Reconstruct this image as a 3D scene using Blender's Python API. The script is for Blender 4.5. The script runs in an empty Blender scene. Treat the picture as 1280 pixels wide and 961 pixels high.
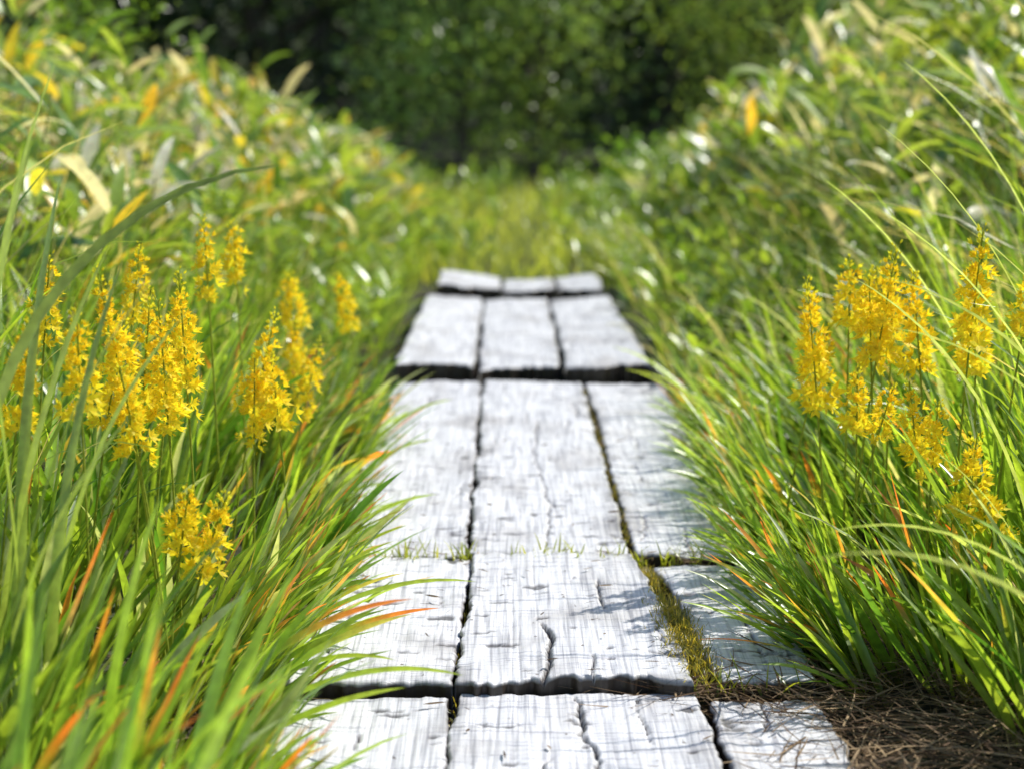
import bpy, math, numpy as np
from mathutils import Vector
rng=np.random.default_rng(7)
U=lambda a,b,n=None: rng.uniform(a,b,n)
scene=bpy.context.scene
C=bpy.data.collections.new("place"); scene.collection.children.link(C)

# ------------------------------------------------------------ helpers
def vn(x,y,s=0.0):
    xi=np.floor(x); yi=np.floor(y); fx=x-xi; fy=y-yi
    fx=fx*fx*(3-2*fx); fy=fy*fy*(3-2*fy)
    def h(a,b):
        v=np.sin(a*127.1+b*311.7+s*74.7)*43758.5453
        return v-np.floor(v)
    return (h(xi,yi)*(1-fx)+h(xi+1,yi)*fx)*(1-fy)+(h(xi,yi+1)*(1-fx)+h(xi+1,yi+1)*fx)*fy
def fbm(x,y,s=0.0,o=4):
    r=0;a=.5;t=0
    for i in range(o):
        r=r+a*vn(x*2**i,y*2**i,s+i*3.3); t+=a; a*=.5
    return r/t
def make(name,V,F,mat,col=None,attr=None,smooth=True,parent=None):
    V=np.asarray(V,dtype=np.float32).reshape(-1,3); F=np.asarray(F,dtype=np.int32)
    me=bpy.data.meshes.new(name); k=F.shape[1]; n=len(F)
    me.vertices.add(len(V)); me.vertices.foreach_set("co",V.ravel())
    me.loops.add(n*k); me.loops.foreach_set("vertex_index",F.ravel())
    me.polygons.add(n); me.polygons.foreach_set("loop_start",np.arange(0,n*k,k,dtype=np.int32))
    me.polygons.foreach_set("use_smooth",np.full(n,smooth))
    me.update(calc_edges=True)
    if col is not None:
        a=me.color_attributes.new("Col",'FLOAT_COLOR','POINT')
        c=np.ones((len(V),4),dtype=np.float32); c[:,:3]=np.asarray(col).reshape(-1,3); a.data.foreach_set("color",c.ravel())
    if attr is not None:
        a=me.attributes.new("dirt_shade",'FLOAT','POINT'); a.data.foreach_set("value",np.asarray(attr,dtype=np.float32).ravel())
    me.materials.append(mat)
    ob=bpy.data.objects.new(name,me); C.objects.link(ob)
    if parent: ob.parent=parent
    return ob
class Acc:
    def __init__(s): s.V=[];s.F=[];s.K=[];s.n=0
    def add(s,V,F,K):
        V=np.asarray(V).reshape(-1,3); s.V.append(V); s.F.append(np.asarray(F)+s.n); s.K.append(np.asarray(K).reshape(-1,3)); s.n+=len(V)
    def build(s,name,mat,parent=None,smooth=True):
        return make(name,np.concatenate(s.V),np.concatenate(s.F),mat,col=np.concatenate(s.K),parent=parent,smooth=smooth)
PROF={
 'sword':lambda t:np.minimum(1,.6+1.3*t)*np.clip(1-t**3,0,1)**.8,
 'grass':lambda t:np.minimum(1,.55+1.5*t)*np.clip(1-t,0,1)**.6,
 'lance':lambda t:1.62*np.clip(t,0.004,1)**.45*np.clip(1-t,0,1)**.75,
}
def blades(acc,P,az,L,W,lean,curv,c0,c1,c2,S=6,prof='sword',fold=.18,twist=None,swirl=None,tipat=.8):
    """ribbon leaves with a midrib fold; c0 base, c1 middle, c2 tip colours"""
    P=np.asarray(P,dtype=float); N=len(P)
    f=lambda a: np.broadcast_to(np.asarray(a,dtype=float),(N,)).copy()
    az=f(az);L=f(L);W=f(W);lean=f(lean);curv=f(curv); tipat=f(tipat)[:,None,None]
    twist=U(-.9,.9,N) if twist is None else f(twist)
    swirl=U(-.35,.35,N) if swirl is None else f(swirl)
    t=np.linspace(0,1,S+1)[None]
    th=lean[:,None]+curv[:,None]*t**1.6
    a=az[:,None]+swirl[:,None]*t
    d=np.stack([np.sin(th)*np.cos(a),np.sin(th)*np.sin(a),np.cos(th)],-1)
    dm=(d[:,1:]+d[:,:-1])/2*(L/S)[:,None,None]
    pos=np.concatenate([np.zeros((N,1,3)),np.cumsum(dm,1)],1)+P[:,None]
    side=np.stack([-np.sin(a),np.cos(a),np.zeros_like(a)],-1)
    nrm=np.cross(d,side)
    tw=(twist[:,None]*(.4+.8*t))[...,None]
    s2=side*np.cos(tw)+nrm*np.sin(tw); n2=np.cross(d,s2)
    w=(W[:,None]*PROF[prof](t)/2)[...,None]
    ring=np.stack([pos-s2*w, pos-n2*w*fold*2, pos+s2*w],2)
    V=ring.reshape(-1,3)
    b=(np.arange(N)*(S+1)*3)[:,None,None]; r=(np.arange(S)*3)[None,:,None]; k=np.arange(2)[None,None,:]
    i=b+r+k
    F=np.stack([i,i+1,i+4,i+3],-1).reshape(-1,4)
    c0=np.broadcast_to(c0,(N,3))[:,None];c1=np.broadcast_to(c1,(N,3))[:,None];c2=np.broadcast_to(c2,(N,3))[:,None]
    tt=t[...,None]
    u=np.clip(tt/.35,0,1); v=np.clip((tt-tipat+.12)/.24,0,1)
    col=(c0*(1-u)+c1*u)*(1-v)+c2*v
    K=np.repeat(col[:,:,None],3,2)
    acc.add(V,F,K.reshape(-1,3))
def tube(acc,pts,rad,col,n=6):
    pts=np.asarray(pts,dtype=float); m=len(pts); rad=np.broadcast_to(rad,(m,))
    d=np.gradient(pts,axis=0); d/=np.linalg.norm(d,axis=1)[:,None]+1e-9
    up=np.array([.31,.87,.05]); s=np.cross(d,up); s/=np.linalg.norm(s,axis=1)[:,None]+1e-9; q=np.cross(d,s)
    a=np.linspace(0,2*np.pi,n,endpoint=False)
    V=pts[:,None]+rad[:,None,None]*(s[:,None]*np.cos(a)[None,:,None]+q[:,None]*np.sin(a)[None,:,None])
    i=np.arange(m-1)[:,None]*n; j=np.arange(n)[None]; j2=(j+1)%n
    F=np.stack([i+j,i+j2,i+n+j2,i+n+j],-1).reshape(-1,4)
    acc.add(V,F,np.broadcast_to(col,(m*n,3)))
def leafquads(acc,P,size,asp,col,up=.5):
    N=len(P); d=rng.normal(size=(N,3)); d[:,2]-=.25; d/=np.linalg.norm(d,axis=1)[:,None]
    n=rng.normal(size=(N,3)); n[:,2]+=up*2; s=np.cross(d,n); s/=np.linalg.norm(s,axis=1)[:,None]+1e-9
    q=np.cross(s,d)
    L=(np.broadcast_to(size,(N,)))[:,None]; w=L*asp/2
    V=np.stack([P,P+d*L*.42+s*w+q*w*.35,P+d*L,P+d*L*.42-s*w+q*w*.35],1)
    F=np.arange(N*4).reshape(N,4)
    acc.add(V,F,np.repeat(np.broadcast_to(col,(N,3))[:,None],4,1))
def mixc(a,b,f):
    f=np.asarray(f)[:,None]; return np.array(a)[None]*(1-f)+np.array(b)[None]*f
def ss(x,a,b):
    t=np.clip((x-a)/(b-a),0,1); return t*t*(3-2*t)

# ------------------------------------------------------------ materials
def nm(name):
    m=bpy.data.materials.new(name); m.use_nodes=True; nt=m.node_tree; nt.nodes.clear()
    return m,nt,nt.nodes.new("ShaderNodeOutputMaterial")
def leafmat(name,trans=.45,rough=.38,gain=(1.55,1.45,.7),spec=.5,nscale=60):
    m,nt,out=nm(name); N=nt.nodes.new; L=nt.links.new
    at=N("ShaderNodeAttribute"); at.attribute_name="Col"
    tc=N("ShaderNodeTexCoord"); no=N("ShaderNodeTexNoise"); no.inputs["Scale"].default_value=nscale; no.inputs["Detail"].default_value=3
    L(tc.outputs["Object"],no.inputs["Vector"])
    mr=N("ShaderNodeMapRange"); mr.inputs[1].default_value=.3; mr.inputs[2].default_value=.7; mr.inputs[3].default_value=.75; mr.inputs[4].default_value=1.2
    L(no.outputs["Fac"],mr.inputs[0])
    mu=N("ShaderNodeVectorMath"); mu.operation='SCALE'; L(at.outputs["Color"],mu.inputs[0]); L(mr.outputs[0],mu.inputs["Scale"])
    p=N("ShaderNodeBsdfPrincipled"); p.inputs["Roughness"].default_value=rough; p.inputs["Specular IOR Level"].default_value=spec
    L(mu.outputs[0],p.inputs["Base Color"])
    g=N("ShaderNodeVectorMath"); g.operation='MULTIPLY'; g.inputs[1].default_value=gain; L(mu.outputs[0],g.inputs[0])
    t=N("ShaderNodeBsdfTranslucent"); L(g.outputs[0],t.inputs["Color"])
    mx=N("ShaderNodeMixShader"); mx.inputs[0].default_value=trans; L(p.outputs[0],mx.inputs[1]); L(t.outputs[0],mx.inputs[2])
    L(mx.outputs[0],out.inputs[0]); return m
M_leaf=leafmat("blade_leaf",.5,.30,gain=(1.9,1.65,.7),spec=1.0)
M_tree=leafmat("tree_leaf",.42,.36,gain=(1.6,1.6,.8),spec=.7,nscale=3)
M_sasa=leafmat("bamboo_leaf",.42,.32,gain=(1.8,1.6,.8),spec=1.0,nscale=30)
M_flower=leafmat("flower_yellow",.5,.5,gain=(1.1,1.1,.9),spec=.2,nscale=150)
M_dead=leafmat("dead_straw",.15,.7,gain=(1.1,1,.9),spec=.2,nscale=80)
def barkmat():
    m,nt,out=nm("bark"); N=nt.nodes.new; L=nt.links.new
    tc=N("ShaderNodeTexCoord"); mp=N("ShaderNodeMapping"); mp.inputs["Scale"].default_value=(14,14,3); L(tc.outputs["Object"],mp.inputs[0])
    no=N("ShaderNodeTexNoise"); no.inputs["Detail"].default_value=6; no.inputs["Scale"].default_value=2; L(mp.outputs[0],no.inputs["Vector"])
    r=N("ShaderNodeValToRGB"); r.color_ramp.elements[0].color=(.03,.022,.016,1); r.color_ramp.elements[1].color=(.16,.13,.1,1); L(no.outputs["Fac"],r.inputs[0])
    p=N("ShaderNodeBsdfPrincipled"); p.inputs["Roughness"].default_value=.85; L(r.outputs[0],p.inputs["Base Color"])
    b=N("ShaderNodeBump"); b.inputs["Strength"].default_value=.6; L(no.outputs["Fac"],b.inputs["Height"]); L(b.outputs[0],p.inputs["Normal"])
    L(p.outputs[0],out.inputs[0]); return m
M_bark=barkmat()
def groundmat():
    m,nt,out=nm("soil_and_moss"); N=nt.nodes.new; L=nt.links.new
    tc=N("ShaderNodeTexCoord"); n1=N("ShaderNodeTexNoise"); n1.inputs["Scale"].default_value=1.2; n1.inputs["Detail"].default_value=8
    n2=N("ShaderNodeTexNoise"); n2.inputs["Scale"].default_value=45; n2.inputs["Detail"].default_value=6
    L(tc.outputs["Object"],n1.inputs["Vector"]); L(tc.outputs["Object"],n2.inputs["Vector"])
    r=N("ShaderNodeValToRGB"); r.color_ramp.elements[0].position=.35; r.color_ramp.elements[1].position=.65
    r.color_ramp.elements[0].color=(.035,.026,.016,1); r.color_ramp.elements[1].color=(.055,.085,.02,1); L(n1.outputs["Fac"],r.inputs[0])
    r2=N("ShaderNodeValToRGB"); r2.color_ramp.elements[0].color=(.35,.35,.35,1); r2.color_ramp.elements[1].color=(1.5,1.5,1.4,1); L(n2.outputs["Fac"],r2.inputs[0])
    mu=N("ShaderNodeMix"); mu.data_type='RGBA'; mu.blend_type='MULTIPLY'; mu.inputs[0].default_value=1; L(r.outputs[0],mu.inputs[6]); L(r2.outputs[0],mu.inputs[7])
    p=N("ShaderNodeBsdfPrincipled"); p.inputs["Roughness"].default_value=.9; L(mu.outputs[2],p.inputs["Base Color"])
    b=N("ShaderNodeBump"); b.inputs["Strength"].default_value=.8; b.inputs["Distance"].default_value=.02; L(n2.outputs["Fac"],b.inputs["Height"]); L(b.outputs[0],p.inputs["Normal"])
    L(p.outputs[0],out.inputs[0]); return m
M_ground=groundmat()
def woodmat():
    m,nt,out=nm("weathered_wood"); N=nt.nodes.new; L=nt.links.new
    tc=N("ShaderNodeTexCoord")
    def noise(sc,scale,det=5,dist=.4):
        mp=N("ShaderNodeMapping"); mp.inputs["Scale"].default_value=sc; L(tc.outputs["Object"],mp.inputs[0])
        n=N("ShaderNodeTexNoise"); n.inputs["Scale"].default_value=scale; n.inputs["Detail"].default_value=det; n.inputs["Distortion"].default_value=dist; L(mp.outputs[0],n.inputs["Vector"]); return n
    g=noise((190,5,20),1,5); g2=noise((6,130,20),1,4,1.4); big=noise((7,4,3),1,6); sp=noise((60,40,20),1,3)
    def ramp(p0,c0,p1,c1,src):
        r=N("ShaderNodeValToRGB"); e=r.color_ramp.elements; e[0].position=p0; e[1].position=p1; e[0].color=(*c0,1); e[1].color=(*c1,1); L(src.outputs["Fac"],r.inputs[0]); return r
    def mul(a,b,f):
        k=N("ShaderNodeMix"); k.data_type='RGBA'; k.blend_type='MULTIPLY'; k.inputs[0].default_value=f; L(a,k.inputs[6]); L(b,k.inputs[7]); return k.outputs[2]
    c=ramp(.30,(.42,.42,.45),.52,(.80,.80,.815),g).outputs[0]
    c=mul(c,ramp(.34,(.48,.48,.54),.44,(1,1,1),g2).outputs[0],.72)  # dark bluish cross streaks: weathering plus thin grass shadows painted into the wood
    c=mul(c,ramp(.32,(.60,.57,.54),.50,(1,1,1),big).outputs[0],.7)
    c=mul(c,ramp(.26,(.22,.17,.13),.31,(1,1,1),sp).outputs[0],1)
    at=N("ShaderNodeAttribute"); at.attribute_name="dirt_shade"  # real dirt plus the shade painted on plank faces
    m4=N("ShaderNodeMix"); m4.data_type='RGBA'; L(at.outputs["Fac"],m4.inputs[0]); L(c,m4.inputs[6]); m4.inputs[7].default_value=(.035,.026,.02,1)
    p=N("ShaderNodeBsdfPrincipled"); p.inputs["Roughness"].default_value=.45; p.inputs["Specular IOR Level"].default_value=.5; L(m4.outputs[2],p.inputs["Base Color"])
    ad=N("ShaderNodeMath"); ad.operation='ADD'; L(g.outputs["Fac"],ad.inputs[0]); L(g2.outputs["Fac"],ad.inputs[1])
    b=N("ShaderNodeBump"); b.inputs["Strength"].default_value=.6; b.inputs["Distance"].default_value=.002; L(ad.outputs[0],b.inputs["Height"]); L(b.outputs[0],p.inputs["Normal"])
    L(p.outputs[0],out.inputs[0]); return m
M_wood=woodmat()

# ------------------------------------------------------------ ground
def gz(x,y):
    x=np.asarray(x,dtype=float); y=np.asarray(y,dtype=float); ax=np.abs(x-.05)
    z=-.055+.16*ss(ax,.5,2.2)*(1-ss(y,10,13))
    z=z+(fbm(x*3,y*3,2)-.5)*.05*ss(ax,.3,.6)
    z=z+ss(y,26,75)*11+(fbm(x*.06,y*.06,5)-.5)*8*ss(y,34,80)
    return z
def axis(fine,lim,step,gr):
    a=[0.0];s=step
    while a[-1]<lim:
        if a[-1]>fine: s*=gr
        a.append(a[-1]+s)
    return np.array(a)
xp=axis(3,400,.08,1.18); xs=np.concatenate([-xp[::-1],xp[1:]])
yp=axis(14,500,.1,1.12); yn=axis(1,300,.1,1.25); ys=np.concatenate([-yn[::-1],yp[1:]])
X,Y=np.meshgrid(xs,ys); Z=gz(X,Y); ny,nx=X.shape
i=np.arange(ny-1)[:,None]*nx+np.arange(nx-1)[None]
make("ground",np.stack([X,Y,Z],-1),np.stack([i,i+1,i+nx+1,i+nx],-1).reshape(-1,4),M_ground)

# ------------------------------------------------------------ boardwalk
bw=bpy.data.objects.new("boardwalk",None); C.objects.link(bw)
pk=[0]
def plank(x0,x1,y0,y1,z,seed,cracks=(),th=.055,dz=0.0,res=.004,resy=.006,endj=.008,rc=3,tx=0.0):
    pk[0]+=1
    W=x1[0]-x0[0]; Ln=y1-y0
    nu=int(W/res); nv=int(Ln/resy)
    u=np.concatenate([[0,0],np.linspace(0,1,nu),[1,1]]); v=np.concatenate([[0,0],np.linspace(0,1,nv),[1,1]])
    Ug,Vg=np.meshgrid(u,v)
    y=y0+Vg*Ln
    jl=(fbm(y*9,y*0+seed,1)-.5)*.022+(vn(y*70,y*0,seed)-.5)*.005
    jr=(fbm(y*9,y*0+seed+9,1)-.5)*.022+(vn(y*70,y*0,seed+4)-.5)*.005
    xl=x0[0]*(1-Vg)+x0[1]*Vg+jl; xr=x1[0]*(1-Vg)+x1[1]*Vg+jr
    x=xl+(xr-xl)*Ug
    e0=(fbm(x*16,x*0+seed,3)-.5)*endj*2.4+(vn(x*90,x*0,seed)-.5)*endj*.8; e1=(fbm(x*22,x*0+seed+5,3)-.5)*endj*2
    y=y+e0*(1-Vg)**6+e1*Vg**6
    zz=z+dz*Vg+tx*(Ug-.5)+(fbm(x*7,y*4,seed)-.5)*.014+(fbm(x*120,y*5,seed+2,3)-.5)*.0030+(fbm(x*7,y*95,seed+3,2)-.5)*.0024
    dirt_shade=np.zeros_like(zz)  # holds dirt in cracks, chips and stains, and painted shade at the faces
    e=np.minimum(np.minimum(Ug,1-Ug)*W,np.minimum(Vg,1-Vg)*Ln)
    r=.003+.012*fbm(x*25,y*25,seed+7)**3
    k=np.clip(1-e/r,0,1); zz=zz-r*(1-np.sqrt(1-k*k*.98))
    dirt_shade=np.maximum(dirt_shade,.7*k**2)
    st=np.clip(1-e/.03,0,1)*ss(fbm(x*14,y*14,seed+21),.48,.66); dirt_shade=np.maximum(dirt_shade,.5*st)
    cr=list(cracks)
    lr=np.random.default_rng(int(seed*13)+1)
    for _ in range(rc):
        yy=lr.uniform(y0,y1); ll=lr.uniform(.04,.22); xx=lr.uniform(x0[0]+.02,x1[0]-.02)
        cr.append(([(xx,yy),(xx+lr.uniform(-.012,.012),yy+ll)],lr.uniform(.0008,.0018)))
    for (pts,w) in cr:
        px=np.array([p[0] for p in pts]); py=np.array([p[1] for p in pts])
        xc=np.interp(y,py,px)+(fbm(y*38,y*0,seed+w*900)-.5)*.014
        inside=np.clip(np.minimum(y-py[0]+.003,py[-1]-y)/.05,0,1)**.5
        ww=w*inside+1e-6
        g=np.exp(-((x-xc)/(ww*1.1))**2)*(inside>0)
        zz=zz-.010*g; dirt_shade=np.maximum(dirt_shade,np.clip(g*1.5,0,1))
    ch=fbm(x*20,y*40,seed+11,3); c=ss(ch,.73,.78); zz=zz-c*.003; dirt_shade=np.maximum(dirt_shade,c*.8)
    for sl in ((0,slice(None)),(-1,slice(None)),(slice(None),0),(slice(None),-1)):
        zz[sl]=z-th; dirt_shade[sl]=1  # end and side faces near-black: shade painted into the colour
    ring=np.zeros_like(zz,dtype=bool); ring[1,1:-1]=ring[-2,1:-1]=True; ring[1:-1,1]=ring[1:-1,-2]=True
    zz[ring]-=.003; dirt_shade[ring]=1  # upper rim of the faces carries the same painted shade
    ny,nx=x.shape; i=np.arange(ny-1)[:,None]*nx+np.arange(nx-1)[None]
    make("plank_%d"%pk[0],np.stack([x,y,zz],-1),np.stack([i,i+1,i+nx+1,i+nx],-1).reshape(-1,4),M_wood,attr=dirt_shade,parent=bw)
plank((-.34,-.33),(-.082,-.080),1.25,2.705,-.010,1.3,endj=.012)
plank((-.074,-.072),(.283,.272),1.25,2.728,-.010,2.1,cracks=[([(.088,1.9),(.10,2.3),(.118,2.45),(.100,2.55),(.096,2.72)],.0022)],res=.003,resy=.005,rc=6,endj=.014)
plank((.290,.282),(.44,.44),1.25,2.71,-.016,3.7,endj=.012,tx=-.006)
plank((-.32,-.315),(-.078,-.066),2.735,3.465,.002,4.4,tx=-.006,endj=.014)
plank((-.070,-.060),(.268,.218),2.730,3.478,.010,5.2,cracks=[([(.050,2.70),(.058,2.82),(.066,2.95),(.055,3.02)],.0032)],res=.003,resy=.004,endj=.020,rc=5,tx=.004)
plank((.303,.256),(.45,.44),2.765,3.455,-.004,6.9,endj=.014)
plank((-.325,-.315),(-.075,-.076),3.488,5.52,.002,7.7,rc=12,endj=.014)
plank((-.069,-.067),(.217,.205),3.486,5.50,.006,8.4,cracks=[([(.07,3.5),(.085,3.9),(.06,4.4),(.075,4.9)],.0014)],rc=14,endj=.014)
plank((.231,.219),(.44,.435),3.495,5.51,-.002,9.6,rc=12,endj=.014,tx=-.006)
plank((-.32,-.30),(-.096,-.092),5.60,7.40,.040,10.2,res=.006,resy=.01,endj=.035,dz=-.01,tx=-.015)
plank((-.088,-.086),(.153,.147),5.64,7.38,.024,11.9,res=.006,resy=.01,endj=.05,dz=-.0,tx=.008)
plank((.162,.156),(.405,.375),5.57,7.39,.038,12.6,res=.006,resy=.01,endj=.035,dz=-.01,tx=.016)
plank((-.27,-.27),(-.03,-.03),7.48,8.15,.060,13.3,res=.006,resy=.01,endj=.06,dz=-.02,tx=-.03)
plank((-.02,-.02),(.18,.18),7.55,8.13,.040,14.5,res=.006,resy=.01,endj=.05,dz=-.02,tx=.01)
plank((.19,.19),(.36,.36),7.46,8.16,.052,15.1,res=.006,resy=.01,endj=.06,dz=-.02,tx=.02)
def sleeper(y,w=.12):
    V=[(-.40,y-w/2,-.14),(.50,y-w/2,-.14),(.50,y+w/2,-.14),(-.40,y+w/2,-.14),(-.39,y-w/2+.01,-.078),(.49,y-w/2+.01,-.078),(.49,y+w/2-.01,-.078),(-.39,y+w/2-.01,-.078)]
    F=[(0,1,5,4),(1,2,6,5),(2,3,7,6),(3,0,4,7),(4,5,6,7)]
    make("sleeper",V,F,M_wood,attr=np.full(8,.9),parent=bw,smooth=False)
for y in (2.72,3.48,5.55,7.43): sleeper(y)

# ------------------------------------------------------------ bog asphodel leaf clumps
G_base=np.array((.15,.21,.05)); G_lo=np.array((.07,.19,.025)); G_hi=np.array((.36,.53,.07)); OR=np.array((.85,.22,.05)); YE=np.array((.70,.62,.12))
def clumpfield(acc,side,n,ymin,ymax,xin,xout,bl=(7,13),orange=.3,excl=None,W=(.011,.023)):
    y=U(ymin,ymax,n); ax=xin+(xout-xin)*U(0,1,n)**1.2
    x=side*ax
    if excl is not None:
        k=~excl(x,y); x=x[k];y=y[k];ax=ax[k]
    nb=rng.integers(bl[0],bl[1],len(x))
    X=np.repeat(x,nb)+rng.normal(0,.014,nb.sum()); Yv=np.repeat(y,nb)+rng.normal(0,.014,nb.sum())
    N=len(X); far=np.clip((np.abs(X)-xin)/.45,0,1)
    caz=np.repeat(U(0,2*np.pi,len(x)),nb)
    toward=0 if side<0 else np.pi
    fan=U(-1,1,N)
    dx=np.cos(caz)*np.sign(fan)*.8+math.cos(toward)*(1.25-.9*far); dy=np.sin(caz)*np.sign(fan)*.8-.15
    az=np.arctan2(dy,dx)
    L=(.21+.19*far)*U(.55,1.25,N)*np.repeat(U(.75,1.2,len(x)),nb)
    lean=np.abs(fan)*(.55-.22*far)+U(.02,.2,N)+.25*(1-far); curv=U(-.05,.75,N)
    f=U(0,1,N)**.8; c1=mixc(G_lo,G_hi,f)*np.repeat(U(.7,1.2,len(x)),nb)[:,None]
    gl=U(0,1,N)<.12; c1[gl]=mixc((.34,.44,.26),(.46,.54,.32),U(0,1,gl.sum()))
    cor=np.repeat(U(0,1,len(x))**1.5,nb)*2
    ro=U(0,1,N)<orange*(1-.6*far)*cor
    c2=np.where(ro[:,None],mixc(OR,YE,U(0,1,N)**1.3),c1*1.15)
    c0=mixc(G_base,(.34,.26,.08),U(0,.7,N))
    blades(acc,np.stack([X,Yv,gz(X,Yv)],1),az,L,U(W[0],W[1],N)*np.clip(L/.3,.6,1.1),lean,curv,c0,c1,c2,S=7,tipat=U(.6,.96,N),fold=.22)
a=Acc(); clumpfield(a,-1,265,2.0,5.2,.35,1.25,orange=.26); clumpfield(a,-1,44,2.0,3.6,.335,.46,orange=.5)
clumpfield(a,-1,18,1.45,2.1,.40,.55,orange=.2,W=(.018,.030))
a.build("asphodel_leaves",M_leaf)
a=Acc()
ex=lambda x,y:(y<2.78)&(x<.70+.2*(y<2.5))
clumpfield(a,1,310,2.2,5.0,.50,1.35,orange=.16,excl=ex,W=(.010,.018)); clumpfield(a,1,42,2.85,4.2,.475,.58,orange=.3,W=(.010,.016))
a.build("asphodel_leaves",M_leaf)

# ------------------------------------------------------------ sedge / meadow grass
def vegh(x):
    l=.19+.43*np.clip((-x-.35)/.85,0,1.15); r=.19+.42*np.clip((x-.42)/1.0,0,1.3)
    return np.where(x<0,l,r)
def grassfield(acc,side,n,ymin,ymax,xin,xout,hm=1.0,w=(.004,.010),pale=.15,bias=1.0,curl=(.3,1.5),xa=1):
    y=U(ymin,ymax,n); ax=xin+(xout-xin)*U(0,1,n)**xa
    x=side*ax
    tuft=vn(x*6,y*6,side+4); k=tuft>U(.1,.8,n); x=x[k];y=y[k];ax=ax[k];N=len(x)
    far=np.clip((ax-xin)/.8,0,1); tf=vn(x*5,y*5,9)
    dx=rng.normal(0,1,N)-side*bias*(1.1-.5*far); dy=rng.normal(0,.8,N)-.3
    az=np.arctan2(dy,dx)
    L=vegh(x)*U(.65,1.4,N)*hm*(.7+.6*tf)
    c=mixc((.12,.25,.025),(.42,.58,.08),np.clip(U(-.25,1,N)+.4*(tf-.4),0,1)); pk=U(0,1,N)<pale
    c[pk]=mixc((.62,.66,.42),(.52,.46,.24),U(0,1,pk.sum()))
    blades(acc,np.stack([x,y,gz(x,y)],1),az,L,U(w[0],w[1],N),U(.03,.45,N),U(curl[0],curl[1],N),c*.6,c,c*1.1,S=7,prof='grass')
a=Acc()
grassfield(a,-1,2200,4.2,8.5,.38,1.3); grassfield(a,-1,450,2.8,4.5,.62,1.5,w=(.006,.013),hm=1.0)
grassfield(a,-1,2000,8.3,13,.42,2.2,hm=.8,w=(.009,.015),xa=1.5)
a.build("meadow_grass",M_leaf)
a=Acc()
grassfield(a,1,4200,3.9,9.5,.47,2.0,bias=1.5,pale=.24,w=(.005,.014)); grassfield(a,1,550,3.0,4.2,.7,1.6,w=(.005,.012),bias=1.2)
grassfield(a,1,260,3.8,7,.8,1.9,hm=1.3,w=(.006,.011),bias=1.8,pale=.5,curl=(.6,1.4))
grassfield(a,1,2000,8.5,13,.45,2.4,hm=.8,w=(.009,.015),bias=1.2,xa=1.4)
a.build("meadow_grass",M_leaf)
a=Acc(); N=3400; x=U(-.9,.95,N); y=U(8.25,15,N)
c=mixc((.26,.38,.06),(.55,.62,.16),U(0,1,N))
blades(a,np.stack([x,y,gz(x,y)],1),U(0,6.28,N),U(.07,.2,N)*(1+.8*np.abs(x)),U(.009,.016,N),U(.05,.5,N),U(.2,1.2,N),c*.7,c,c*1.1,S=4,prof='grass')
a.build("short_grass",M_leaf)

# ------------------------------------------------------------ leafy herbs beside and beyond the path
def herbs(n,xf,yf,hk=1.0,hmin=0):
    a=Acc(); x=xf(n); y=yf(n)
    for j in range(n):
        h=max(float(vegh(x[j])),hmin)*U(.6,1.1)*hk; z0=float(gz(x[j],y[j])); az=U(0,6.28)
        s=np.linspace(0,1,4)[:,None]; k=.2*h
        pts=np.concatenate([x[j]+np.cos(az)*k*s**2,y[j]+np.sin(az)*k*s**2,z0+h*s],1)
        tube(a,pts,.002,(.2,.26,.05),4); m=rng.integers(8,15); t=U(.2,1,m)
        P=np.stack([np.interp(t,s[:,0],pts[:,i]) for i in range(3)],1); L=U(.04,.10,m)
        c=mixc((.14,.28,.03),(.38,.54,.07),U(0,1,m))*U(.8,1.15)
        blades(a,P,U(0,6.28,m),L,L*U(.32,.5,m),U(.5,1.2,m),U(0,.8,m),c,c,c,S=4,prof='lance',fold=.1,twist=U(-.4,.4,m))
    a.build("leafy_herbs",M_sasa)
herbs(330,lambda n:-U(.40,1.3,n),lambda n:U(4.6,12.5,n)); herbs(330,lambda n:U(.46,1.3,n),lambda n:U(5.2,12.5,n))
herbs(200,lambda n:np.where(U(0,1,n)<.5,U(-1.0,-.08,n),U(.22,1.1,n)),lambda n:U(8.6,14.0,n),hmin=.24)
herbs(90,lambda n:U(-1.6,1.8,n),lambda n:U(12.8,14.6,n),hmin=.34)

# ------------------------------------------------------------ bamboo grass (broad leaves)
def sasa(side,n,ymin,ymax,xin,xout,hadd=0.0,yel=.1,pale=.2):
    a=Acc(); x=side*U(xin,xout,n); y=U(ymin,ymax,n); x=x+rng.normal(0,.05,n)
    h=(vegh(x)*1.12+hadd)*U(.65,1.15,n)*(.75+.5*vn(x*2.2,y*2.2,3))
    for j in range(n):
        az=U(0,6.28); k=.12*h[j]
        z0=float(gz(x[j],y[j]))
        s=np.linspace(0,1,5)[:,None]; pts=np.concatenate([x[j]+np.cos(az)*k*s**2,y[j]+np.sin(az)*k*s**2,z0+h[j]*s],1)
        tube(a,pts,.0025,(.25,.3,.08),4)
        m=rng.integers(6,11); tt=U(.35,1,m)**.7
        P=np.stack([np.interp(tt,s[:,0],pts[:,i]) for i in range(3)],1)
        L=U(.14,.27,m); c=mixc((.09,.21,.03),(.42,.56,.10),U(0,1,m))
        r=U(0,1,m); q=r<pale; c[q]=mixc((.82,.82,.72),(.60,.52,.38),U(0,1,q.sum())); q=(r>pale)&(r<pale+yel*(1.3 if side<0 else .5)); c[q]=mixc((.75,.72,.08),(.8,.5,.06),U(0,1,q.sum()))  # pale share
        blades(a,P,U(0,6.28,m),L,L*U(.19,.30,m),U(.4,1.3,m),U(.2,1.2,m),c*.9,c,c*1.05,S=6,prof='lance',fold=.12,twist=U(-.6,.6,m))
    a.build("bamboo_grass",M_sasa)
sasa(-1,540,4.8,11.5,.85,3.0,.03,yel=.11,pale=.24)
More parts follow.
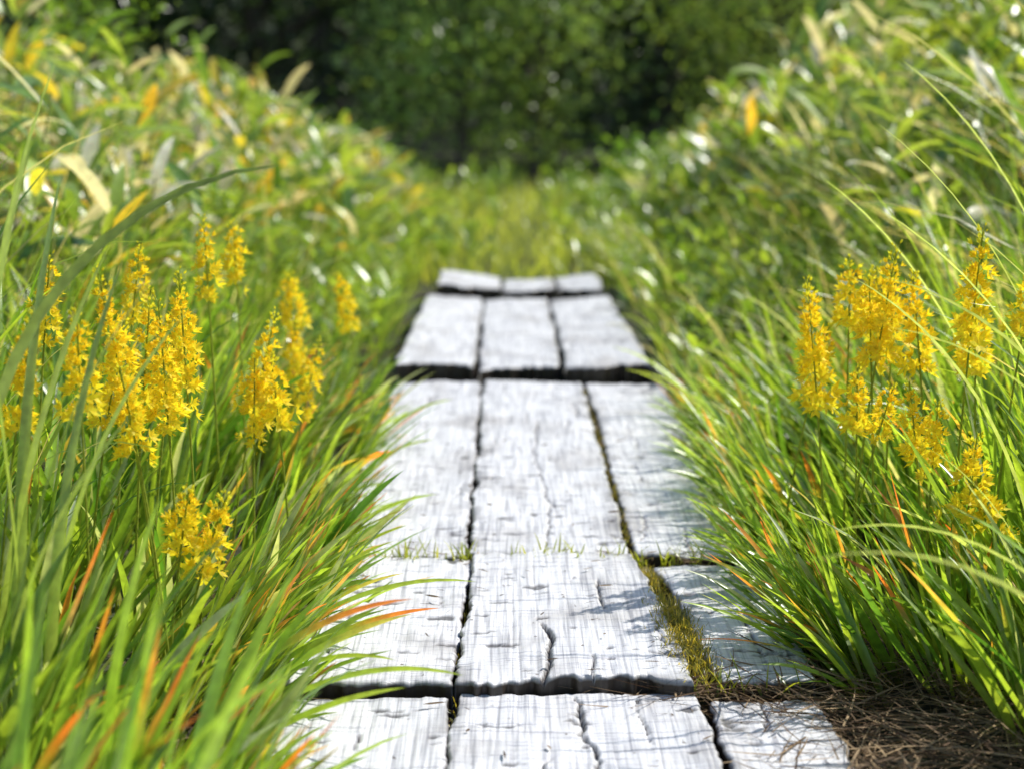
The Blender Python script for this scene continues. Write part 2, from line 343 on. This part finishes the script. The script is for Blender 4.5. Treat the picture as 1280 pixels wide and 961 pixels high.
sasa(1,470,5.4,11.5,1.1,3.2,.09,pale=.24)
sasa(-1,100,8,12.5,.6,1.1,-.03); sasa(1,60,8,12.5,.75,1.2,-.03)

# ------------------------------------------------------------ shrubs & trees
def woody(name,x,y,h,r,z0,nclump,nleaf,ls,ca,cb,spread=.22,asp=.5,trunk=.05,mat=M_tree,limbs=7,hollow=.35):
    e=bpy.data.objects.new(name,None); C.objects.link(e)
    g=float(gz(x,y)); w=Acc(); l=Acc()
    s=np.linspace(0,1,7); wob=rng.normal(0,.04*r,(7,2)); wob[0]=0
    tp=np.stack([x+np.cumsum(wob[:,0]),y+np.cumsum(wob[:,1]),g-.05+s*h*.93],1)
    tube(w,tp,trunk*(1-.85*s),(.1,.08,.06),8)
    cl=[]
    for k in range(nclump):
        while True:
            q=rng.uniform(-1,1,3); n=np.linalg.norm(q)
            if hollow<n<1: break
        zc=g+z0+(h-z0)*(q[2]+1)/2; rr=r*(1-.35*max(0,q[2]))
        cl.append((x+q[0]*rr,y+q[1]*rr,zc))
    cl=np.array(cl)
    for k in range(0,nclump,max(1,nclump//(limbs*4))):
        c=cl[k]; hh=max(.12,(c[2]-g)*.6/h); b=np.array([np.interp(hh,s,tp[:,i]) for i in range(3)])
        mid=(b+c)/2+np.array([0,0,-.06*r])
        tube(w,[b,mid,c],[trunk*.38,trunk*.22,trunk*.07],(.1,.08,.06),5)
    lum=U(.55,1.4,nclump)
    P=np.repeat(cl,nleaf,0)+rng.normal(0,spread,(nclump*nleaf,3))*np.array([1,1,.7])
    P[:,2]=np.maximum(P[:,2],g+.02)
    col=mixc(ca,cb,U(0,1,len(P)))*np.repeat(lum,nleaf)[:,None]
    leafquads(l,P,ls*U(.6,1.3,len(P)),asp,col)
    w.build("trunk_and_limbs",M_bark,parent=e); l.build("crown_leaves",mat,parent=e,smooth=False)
dk=((.045,.085,.028),(.09,.14,.05)); md=((.19,.30,.07),(.36,.48,.14)); lt=((.22,.34,.07),(.44,.53,.14))
woody("young_tree",-.35,15.2,3.6,.9,.1,85,75,.08,*md,spread=.2,trunk=.05)
woody("young_tree",.20,15.6,3.4,.75,.1,60,75,.08,*md,spread=.2,trunk=.045)
woody("young_tree",2.3,16.2,3.0,1.0,.1,70,80,.08,*lt,spread=.2,trunk=.045)
woody("young_tree",3.6,15.4,2.6,.9,.1,60,80,.08,*lt,spread=.2,trunk=.045)
tx=[(-5.6,17.5),(-3.9,18.2),(-2.4,18.8),(-1.1,19.6),(.4,20.6),(1.6,19.4),(3.2,20.2),(4.7,18.6),(6.4,18.4),(-7.2,19)]
for (x,y) in tx:
    woody("broadleaf_tree",x,y,U(4.6,6.2),1.5,.15,95,75,.12,*dk,spread=.3,trunk=.11,hollow=.2)
a=Acc(); nc=520; cl=np.stack([U(-22,22,nc),U(23,36,nc),U(.3,9,nc)],1); cl[:,2]+=gz(cl[:,0],cl[:,1])
P=np.repeat(cl,50,0)+rng.normal(0,.7,(nc*50,3)); leafquads(a,P,U(.25,.5,nc*50),.6,mixc(dk[0],dk[1],U(0,1,nc*50)))
for k in range(70):
    x=U(-22,22);y=U(23,36);g=float(gz(x,y)); tube(a,[(x,y,g),(x+U(-.2,.2),y,g+4),(x+U(-.3,.3),y,g+9)],[.16,.12,.04],(.05,.04,.03),6)
a.build("distant_forest",M_tree,smooth=False)
woody("shrub",-1.75,8.6,1.2,.30,.45,22,26,.05,(.14,.26,.02),(.28,.4,.04),spread=.09,trunk=.012)
woody("shrub",-.95,11.3,.6,.28,.1,22,40,.05,(.1,.22,.02),(.2,.35,.04),spread=.09,trunk=.012)
woody("shrub",1.85,7.2,1.15,.42,.4,34,22,.085,(.2,.32,.03),(.48,.58,.07),spread=.1,trunk=.014,mat=M_sasa)
woody("shrub",1.35,9.2,.75,.36,.2,26,28,.075,(.16,.28,.02),(.36,.48,.06),spread=.1,trunk=.012)
woody("shrub",2.0,9.6,1.0,.5,.2,34,28,.085,(.16,.28,.02),(.4,.52,.06),spread=.12,trunk=.012,mat=M_sasa)
woody("shrub",.85,11.8,.5,.3,.05,22,40,.06,(.1,.22,.02),(.24,.38,.04),spread=.1,trunk=.012)

# ------------------------------------------------------------ bog asphodel flower spikes
def spike(x,y,zc,ln=.17,wd=1.0):
    a=Acc(); base=float(gz(x,y)); top=zc+ln*.58; lx,ly=U(-.07,.07),U(-.05,.05)
    s=np.linspace(0,1,9)[:,None]; pts=np.concatenate([x-lx+lx*s**1.6*1.25,y-ly+ly*s**1.6,base+(top-base)*s],1)
    tube(a,pts,np.linspace(.0028,.0012,9),(.38,.44,.06),5)
    t0=1-ln/(top-base); n=int(ln*U(330,430)); gapf=U(.1,.6)
    V=[];K=[]
    for k in range(n):
        f=(k+U(-.5,.5))/n; f=min(max(f,0),1); t=t0+(1-t0)*f
        if f<.3 and U(0,1)<.45*gapf*2: continue
        p=np.array([np.interp(t,s[:,0],pts[:,i]) for i in range(3)])
        az=k*2.3999+U(-.6,.6); o=np.array([math.cos(az),math.sin(az),0])
        up=U(.0,.6)+1.2*f**2; d=o+np.array([0,0,up]); d/=np.linalg.norm(d)
        sz=(1.0-.68*f**1.5)*wd*U(.75,1.2); pl=.017*sz*U(.4,1.6); c=p+d*pl
        sd=np.cross(d,[0,0,1.]); sd/=np.linalg.norm(sd)+1e-9; q=np.cross(d,sd)
        V.append([p-sd*.0006,p+sd*.0006,c+sd*.0006,c-sd*.0006]); K+= [(.6,.6,.06)]*4
        op=max(.12,(1.3-f*1.2))*U(.6,1.25)
        for j in range(6):
            b=j*math.pi/3+U(-.25,.25); rd=sd*math.cos(b)+q*math.sin(b); tn=-sd*math.sin(b)+q*math.cos(b)
            e=rd*op+d*.6; e/=np.linalg.norm(e); L=.0180*sz*U(.75,1.2); w=.0040*sz
            V.append([c,c+e*L*.45+tn*w,c+e*L,c+e*L*.45-tn*w])
            cc=(1.0,.86+U(-.08,.04),.04) if f<.82 else (.9,.85,.07)
            K+=[(cc[0]*.95,cc[1]*.93,.04),cc,cc,cc]
        if f<.8:
            for j in range(6):
                e=rng.normal(0,.5,3)+d; e/=np.linalg.norm(e); L=.013*sz; m=c+e*L; w=.0015
                V.append([m-sd*w-e*w*1.6,m+sd*w-e*w*1.6,m+sd*w+e*w*1.6,m-sd*w+e*w*1.6]); K+=[(1.0,.72,.03)]*4
    V=np.array(V); a.add(V,np.arange(len(V)*4).reshape(-1,4),K)
    a.build("bog_asphodel",M_flower,smooth=False)
SP=[(-.555,2.75,.48,.19),(-.53,2.9,.43,.2),(-.50,2.85,.42,.2),(-.485,2.95,.44,.22),(-.57,2.62,.46,.15),(-.64,2.6,.45,.17),(-.52,2.7,.38,.14),(-.515,3.05,.42,.2),(-.56,2.8,.42,.16),
 (-.53,3.5,.52,.15),(-.52,3.8,.5,.13),(-.41,3.35,.345,.19),(-.425,3.3,.30,.15),(-.44,4.1,.27,.14),(-.37,3.75,.27,.15),(-.375,4.5,.33,.14),
 (-.400,2.66,.21,.14),(-.44,2.64,.245,.10),(-.62,3.3,.5,.13),(-.70,3.0,.5,.15),(-.39,3.3,.32,.12),(-.47,4.3,.36,.12),
 (.505,3.3,.39,.22),(.53,3.35,.36,.13),(.595,3.25,.44,.16),(.615,3.2,.47,.19),(.64,3.3,.45,.14),(.67,3.25,.44,.17),(.735,3.1,.50,.2),
 (.56,3.15,.33,.11),(.63,3.05,.31,.13),(.595,3.1,.315,.1),(.68,2.85,.26,.13),(.655,3.0,.29,.12),(.80,3.05,.51,.14),(.655,3.5,.44,.14),(.76,3.2,.42,.13),(.585,3.4,.47,.12),(.705,2.9,.21,.09),(.84,3.0,.38,.12)]
for p in SP: spike(*p,wd=U(.85,1.25))

# ------------------------------------------------------------ reeds and long blades at the sides
def manual(name,rows,c1,mat=M_leaf,tips=None,prof='grass',tipat=.8):
    a=Acc(); R=np.array(rows,dtype=float)
    c=np.array(c1)[None]*U(.75,1.3,len(R))[:,None]
    z=gz(R[:,0],R[:,1])
    blades(a,np.stack([R[:,0],R[:,1],z],1),R[:,2],R[:,3],R[:,4],R[:,5],R[:,6],c*.6,c,c if tips is None else np.array(tips),S=16,prof=prof,twist=R[:,7],swirl=0*R[:,0],fold=.15,tipat=tipat)
    a.build(name,mat)
#        x     y    az   L    W    lean curv twist
manual("reed",[
 (-.63,2.45,.1,1.0,.036,-.24,1.75,.9),(-.66,2.38,.2,.84,.026,.0,.3,.5),(-.60,2.42,2.8,.88,.022,.03,.2,1.0),(-.63,2.35,-.4,.75,.026,.10,.7,.6),
 (-.66,2.45,2.6,.86,.020,.03,.3,.8),(-.60,2.45,.1,.66,.022,.05,.7,.6),(-.64,2.3,-1.2,.6,.026,.2,.9,.5),(-.58,2.4,1.0,.7,.020,.05,.5,.7),
 (-.68,2.5,.3,.72,.026,.10,.4,.6),(-.64,2.3,0,.55,.028,.15,.6,.5),(-.64,2.5,1.2,.8,.024,.03,.4,.8),(-.67,2.3,2.0,.7,.026,.1,.5,.8),(-.66,2.5,.0,.95,.020,-.08,.5,.9)],(.26,.38,.11))
rows=[];tips=[]
for k in range(56):
    rows.append((U(-.60,-.36),U(1.4,2.15),U(-.9,1.2),U(.26,.48),U(.017,.034),U(.03,.4),U(.1,.8),U(-.8,.8)))
    tips.append((.85,.24,.05) if U(0,1)<.10 else (.34,.55,.07))
manual("broad_grass",rows,(.26,.45,.06),tips=tips,tipat=.7)
O=(.9,.28,.05); G=(.4,.55,.07); Yl=(.7,.65,.12)
manual("overhanging_leaves",[
 (-.44,2.78,-.05,.46,.015,.75,.95,.5),(-.42,2.55,-.25,.42,.016,.85,.9,.5),(-.40,2.85,-.1,.34,.015,.9,.6,.6),(-.43,2.6,.1,.36,.017,.8,.6,.6),(-.41,2.7,-.4,.32,.015,.8,.9,.5),
 (-.40,2.95,.0,.30,.014,.7,.7,.5),(-.39,3.1,.1,.28,.014,.6,.7,.5),(-.42,2.45,-.2,.34,.018,.9,.5,.5),(-.45,2.5,0,.42,.018,.6,.9,.6),(-.38,3.3,-.1,.27,.014,.7,.6,.6),
 (-.36,4.5,.1,.3,.016,.6,.9,.5),(-.37,4.1,-.1,.28,.015,.6,.9,.5),
 (.56,2.86,3.2,.30,.013,1.05,.6,.5),(.55,2.95,3.4,.28,.014,.9,.6,.5),(.54,3.1,3.1,.30,.014,.8,.7,.5),(.56,3.3,3.3,.3,.014,.6,.6,.5),(.53,4.6,3.1,.36,.014,.5,.9,.5),(.52,5.0,3.2,.36,.014,.5,.9,.5),(.58,4.3,3.0,.42,.013,.5,.9,.5)],
 (.30,.48,.06),tips=[G,G,O,Yl,G,Yl,G,G,O,G,G,G,O,G,G,G,G,G,G],prof='sword',tipat=.7)
manual("broad_grass",[
 (.80,2.3,2.9,.62,.016,.25,1.7,.6),(.74,2.0,3.0,.66,.014,.18,1.7,.7),(.84,2.75,2.75,.44,.030,.5,.9,.7),(.92,3.0,2.6,.95,.014,.1,.9,.6),
 (.86,2.7,2.9,.85,.012,.08,1.0,.5),(.95,2.8,3.2,.8,.014,.15,1.2,.7),(.78,2.55,2.2,.5,.016,.3,1.0,.7),(1.05,3.4,2.5,1.05,.014,.1,.9,.8),(.88,2.5,2.7,.75,.014,.1,1.4,.6),
 (.90,3.3,2.7,.85,.013,.2,.8,.7),(.82,2.9,3.0,.72,.014,.1,1.0,.7)],(.40,.52,.20))

# ------------------------------------------------------------ dead straw, moss and small weeds
def straw(name,n,x0,x1,y0,y1,zadd=.004,L=(.05,.2)):
    a=Acc(); x=U(x0,x1,n); y=U(y0,y1,n)
    c=mixc((.10,.055,.03),(.45,.32,.18),U(0,1,n)**1.4)
    z=np.maximum(gz(x,y),-.055)+zadd+U(0,.035,n)
    blades(a,np.stack([x,y,z],1),U(0,6.28,n),U(L[0],L[1],n),U(.0015,.005,n),U(1.3,1.62,n),U(-.25,.2,n),c*.8,c,c,S=5,prof='grass')
    a.build(name,M_dead)
straw("dead_straw",1500,.43,.80,2.2,2.95); straw("dead_straw",500,-.6,-.35,1.6,3.4); straw("dead_straw",700,.44,.62,2.9,5.5)
straw("dead_straw",320,.16,.46,2.69,2.79,zadd=.014,L=(.03,.14)); straw("dead_straw",60,-.33,.15,2.71,2.735,zadd=-.02,L=(.02,.07)); straw("dead_straw",260,-.3,.44,3.45,3.51,zadd=.024,L=(.02,.07))
straw("dead_straw",60,-.085,-.068,1.8,2.7,zadd=.0,L=(.02,.05)); straw("dead_straw",130,.34,.46,2.25,2.75,zadd=.026,L=(.03,.14))
straw("dead_straw",110,.22,.245,3.5,5.5,zadd=.02,L=(.02,.08))
def moss(n,pts,sp):
    a=Acc(); pts=np.array(pts,dtype=float); t=U(0,len(pts)-1,n); i=np.minimum(t.astype(int),len(pts)-2); f=(t-i)[:,None]
    P=pts[i]*(1-f)+pts[i+1]*f; P=P+rng.normal(0,1,(n,3))*np.array(sp)
    c=mixc((.12,.15,.02),(.5,.42,.09),U(0,1,n))
    blades(a,P,U(0,6.28,n),U(.008,.02,n),U(.0015,.003,n),U(.1,1.1,n),U(0,.8,n),c*.7,c,c,S=3,prof='grass')
    a.build("moss",M_leaf)
moss(2200,[(.288,2.78,-.008),(.268,3.02,.0),(.238,3.3,-.008),(.236,3.44,-.02)],(.014,.02,.004))
moss(900,[(.272,2.80,.010),(.25,3.12,.012)],(.015,.05,.003))
moss(250,[(-.076,1.9,-.03),(-.074,2.7,-.03)],(.003,.02,.004)); moss(250,[(-.074,2.75,-.02),(-.062,3.45,-.02)],(.003,.02,.004))
moss(700,[(.226,3.5,-.012),(.213,5.4,-.015)],(.005,.02,.005))
def weeds(cx,cy,n,sp,z=-.02):
    a=Acc(); P=np.stack([cx+rng.normal(0,sp,n),cy+rng.normal(0,.012,n),np.full(n,z)],1); c=mixc((.18,.26,.02),(.42,.45,.07),U(0,1,n))
    blades(a,P,U(0,6.28,n),U(.025,.07,n),U(.003,.007,n),U(.05,.7,n),U(.1,1,n),c*.7,c,c*1.1,S=5,prof='lance')
    a.build("small_weeds",M_leaf)
weeds(-.22,3.478,90,.07); weeds(.08,3.478,50,.05); weeds(.30,3.47,60,.06); weeds(.33,2.74,25,.05); weeds(-.07,3.47,20,.01)
a=Acc(); n=80; x=U(-.3,.42,n); y=U(2.2,4.8,n); c=mixc((.05,.03,.02),(.3,.2,.1),U(0,1,n))
blades(a,np.stack([x,y,np.full(n,.014)+.004*(y>2.73)-.018*(y<2.7)],1),U(0,6.28,n),U(.008,.035,n),U(.002,.007,n),U(1.4,1.57,n),U(0,.2,n),c,c,c,S=4,prof='lance')
a.build("leaf_scraps",M_dead)

# ------------------------------------------------------------ light, sky, camera
el=math.radians(48); azs=math.radians(30)
to=Vector((math.cos(el)*math.cos(azs),math.cos(el)*math.sin(azs),math.sin(el)))
ld=bpy.data.lights.new("sun",'SUN'); ld.energy=5; ld.angle=math.radians(.5); ld.color=(1,.965,.9)
lo=bpy.data.objects.new("sun",ld); C.objects.link(lo); lo.rotation_euler=to.to_track_quat('Z','Y').to_euler(); lo.location=(10,10,15)
w=bpy.data.worlds.new("World"); scene.world=w; w.use_nodes=True; nt=w.node_tree
bg=nt.nodes["Background"]; sk=nt.nodes.new("ShaderNodeTexSky"); sk.sky_type='NISHITA'; sk.sun_disc=False
sk.sun_elevation=el; sk.sun_rotation=math.radians(90)-azs; nt.links.new(sk.outputs[0],bg.inputs[0]); bg.inputs[1].default_value=.15
cd=bpy.data.cameras.new("camera"); cd.lens=70; cd.sensor_width=36; cd.clip_end=1500; cd.clip_start=.05
cd.dof.use_dof=True; cd.dof.focus_distance=3.0; cd.dof.aperture_fstop=3.2
co=bpy.data.objects.new("camera",cd); C.objects.link(co); co.location=(0,0,.86)
co.rotation_euler=(math.radians(90-8.92),0,math.radians(-.115)); scene.camera=co
scene.view_settings.view_transform='Standard'; scene.view_settings.look='None'; scene.view_settings.exposure=0
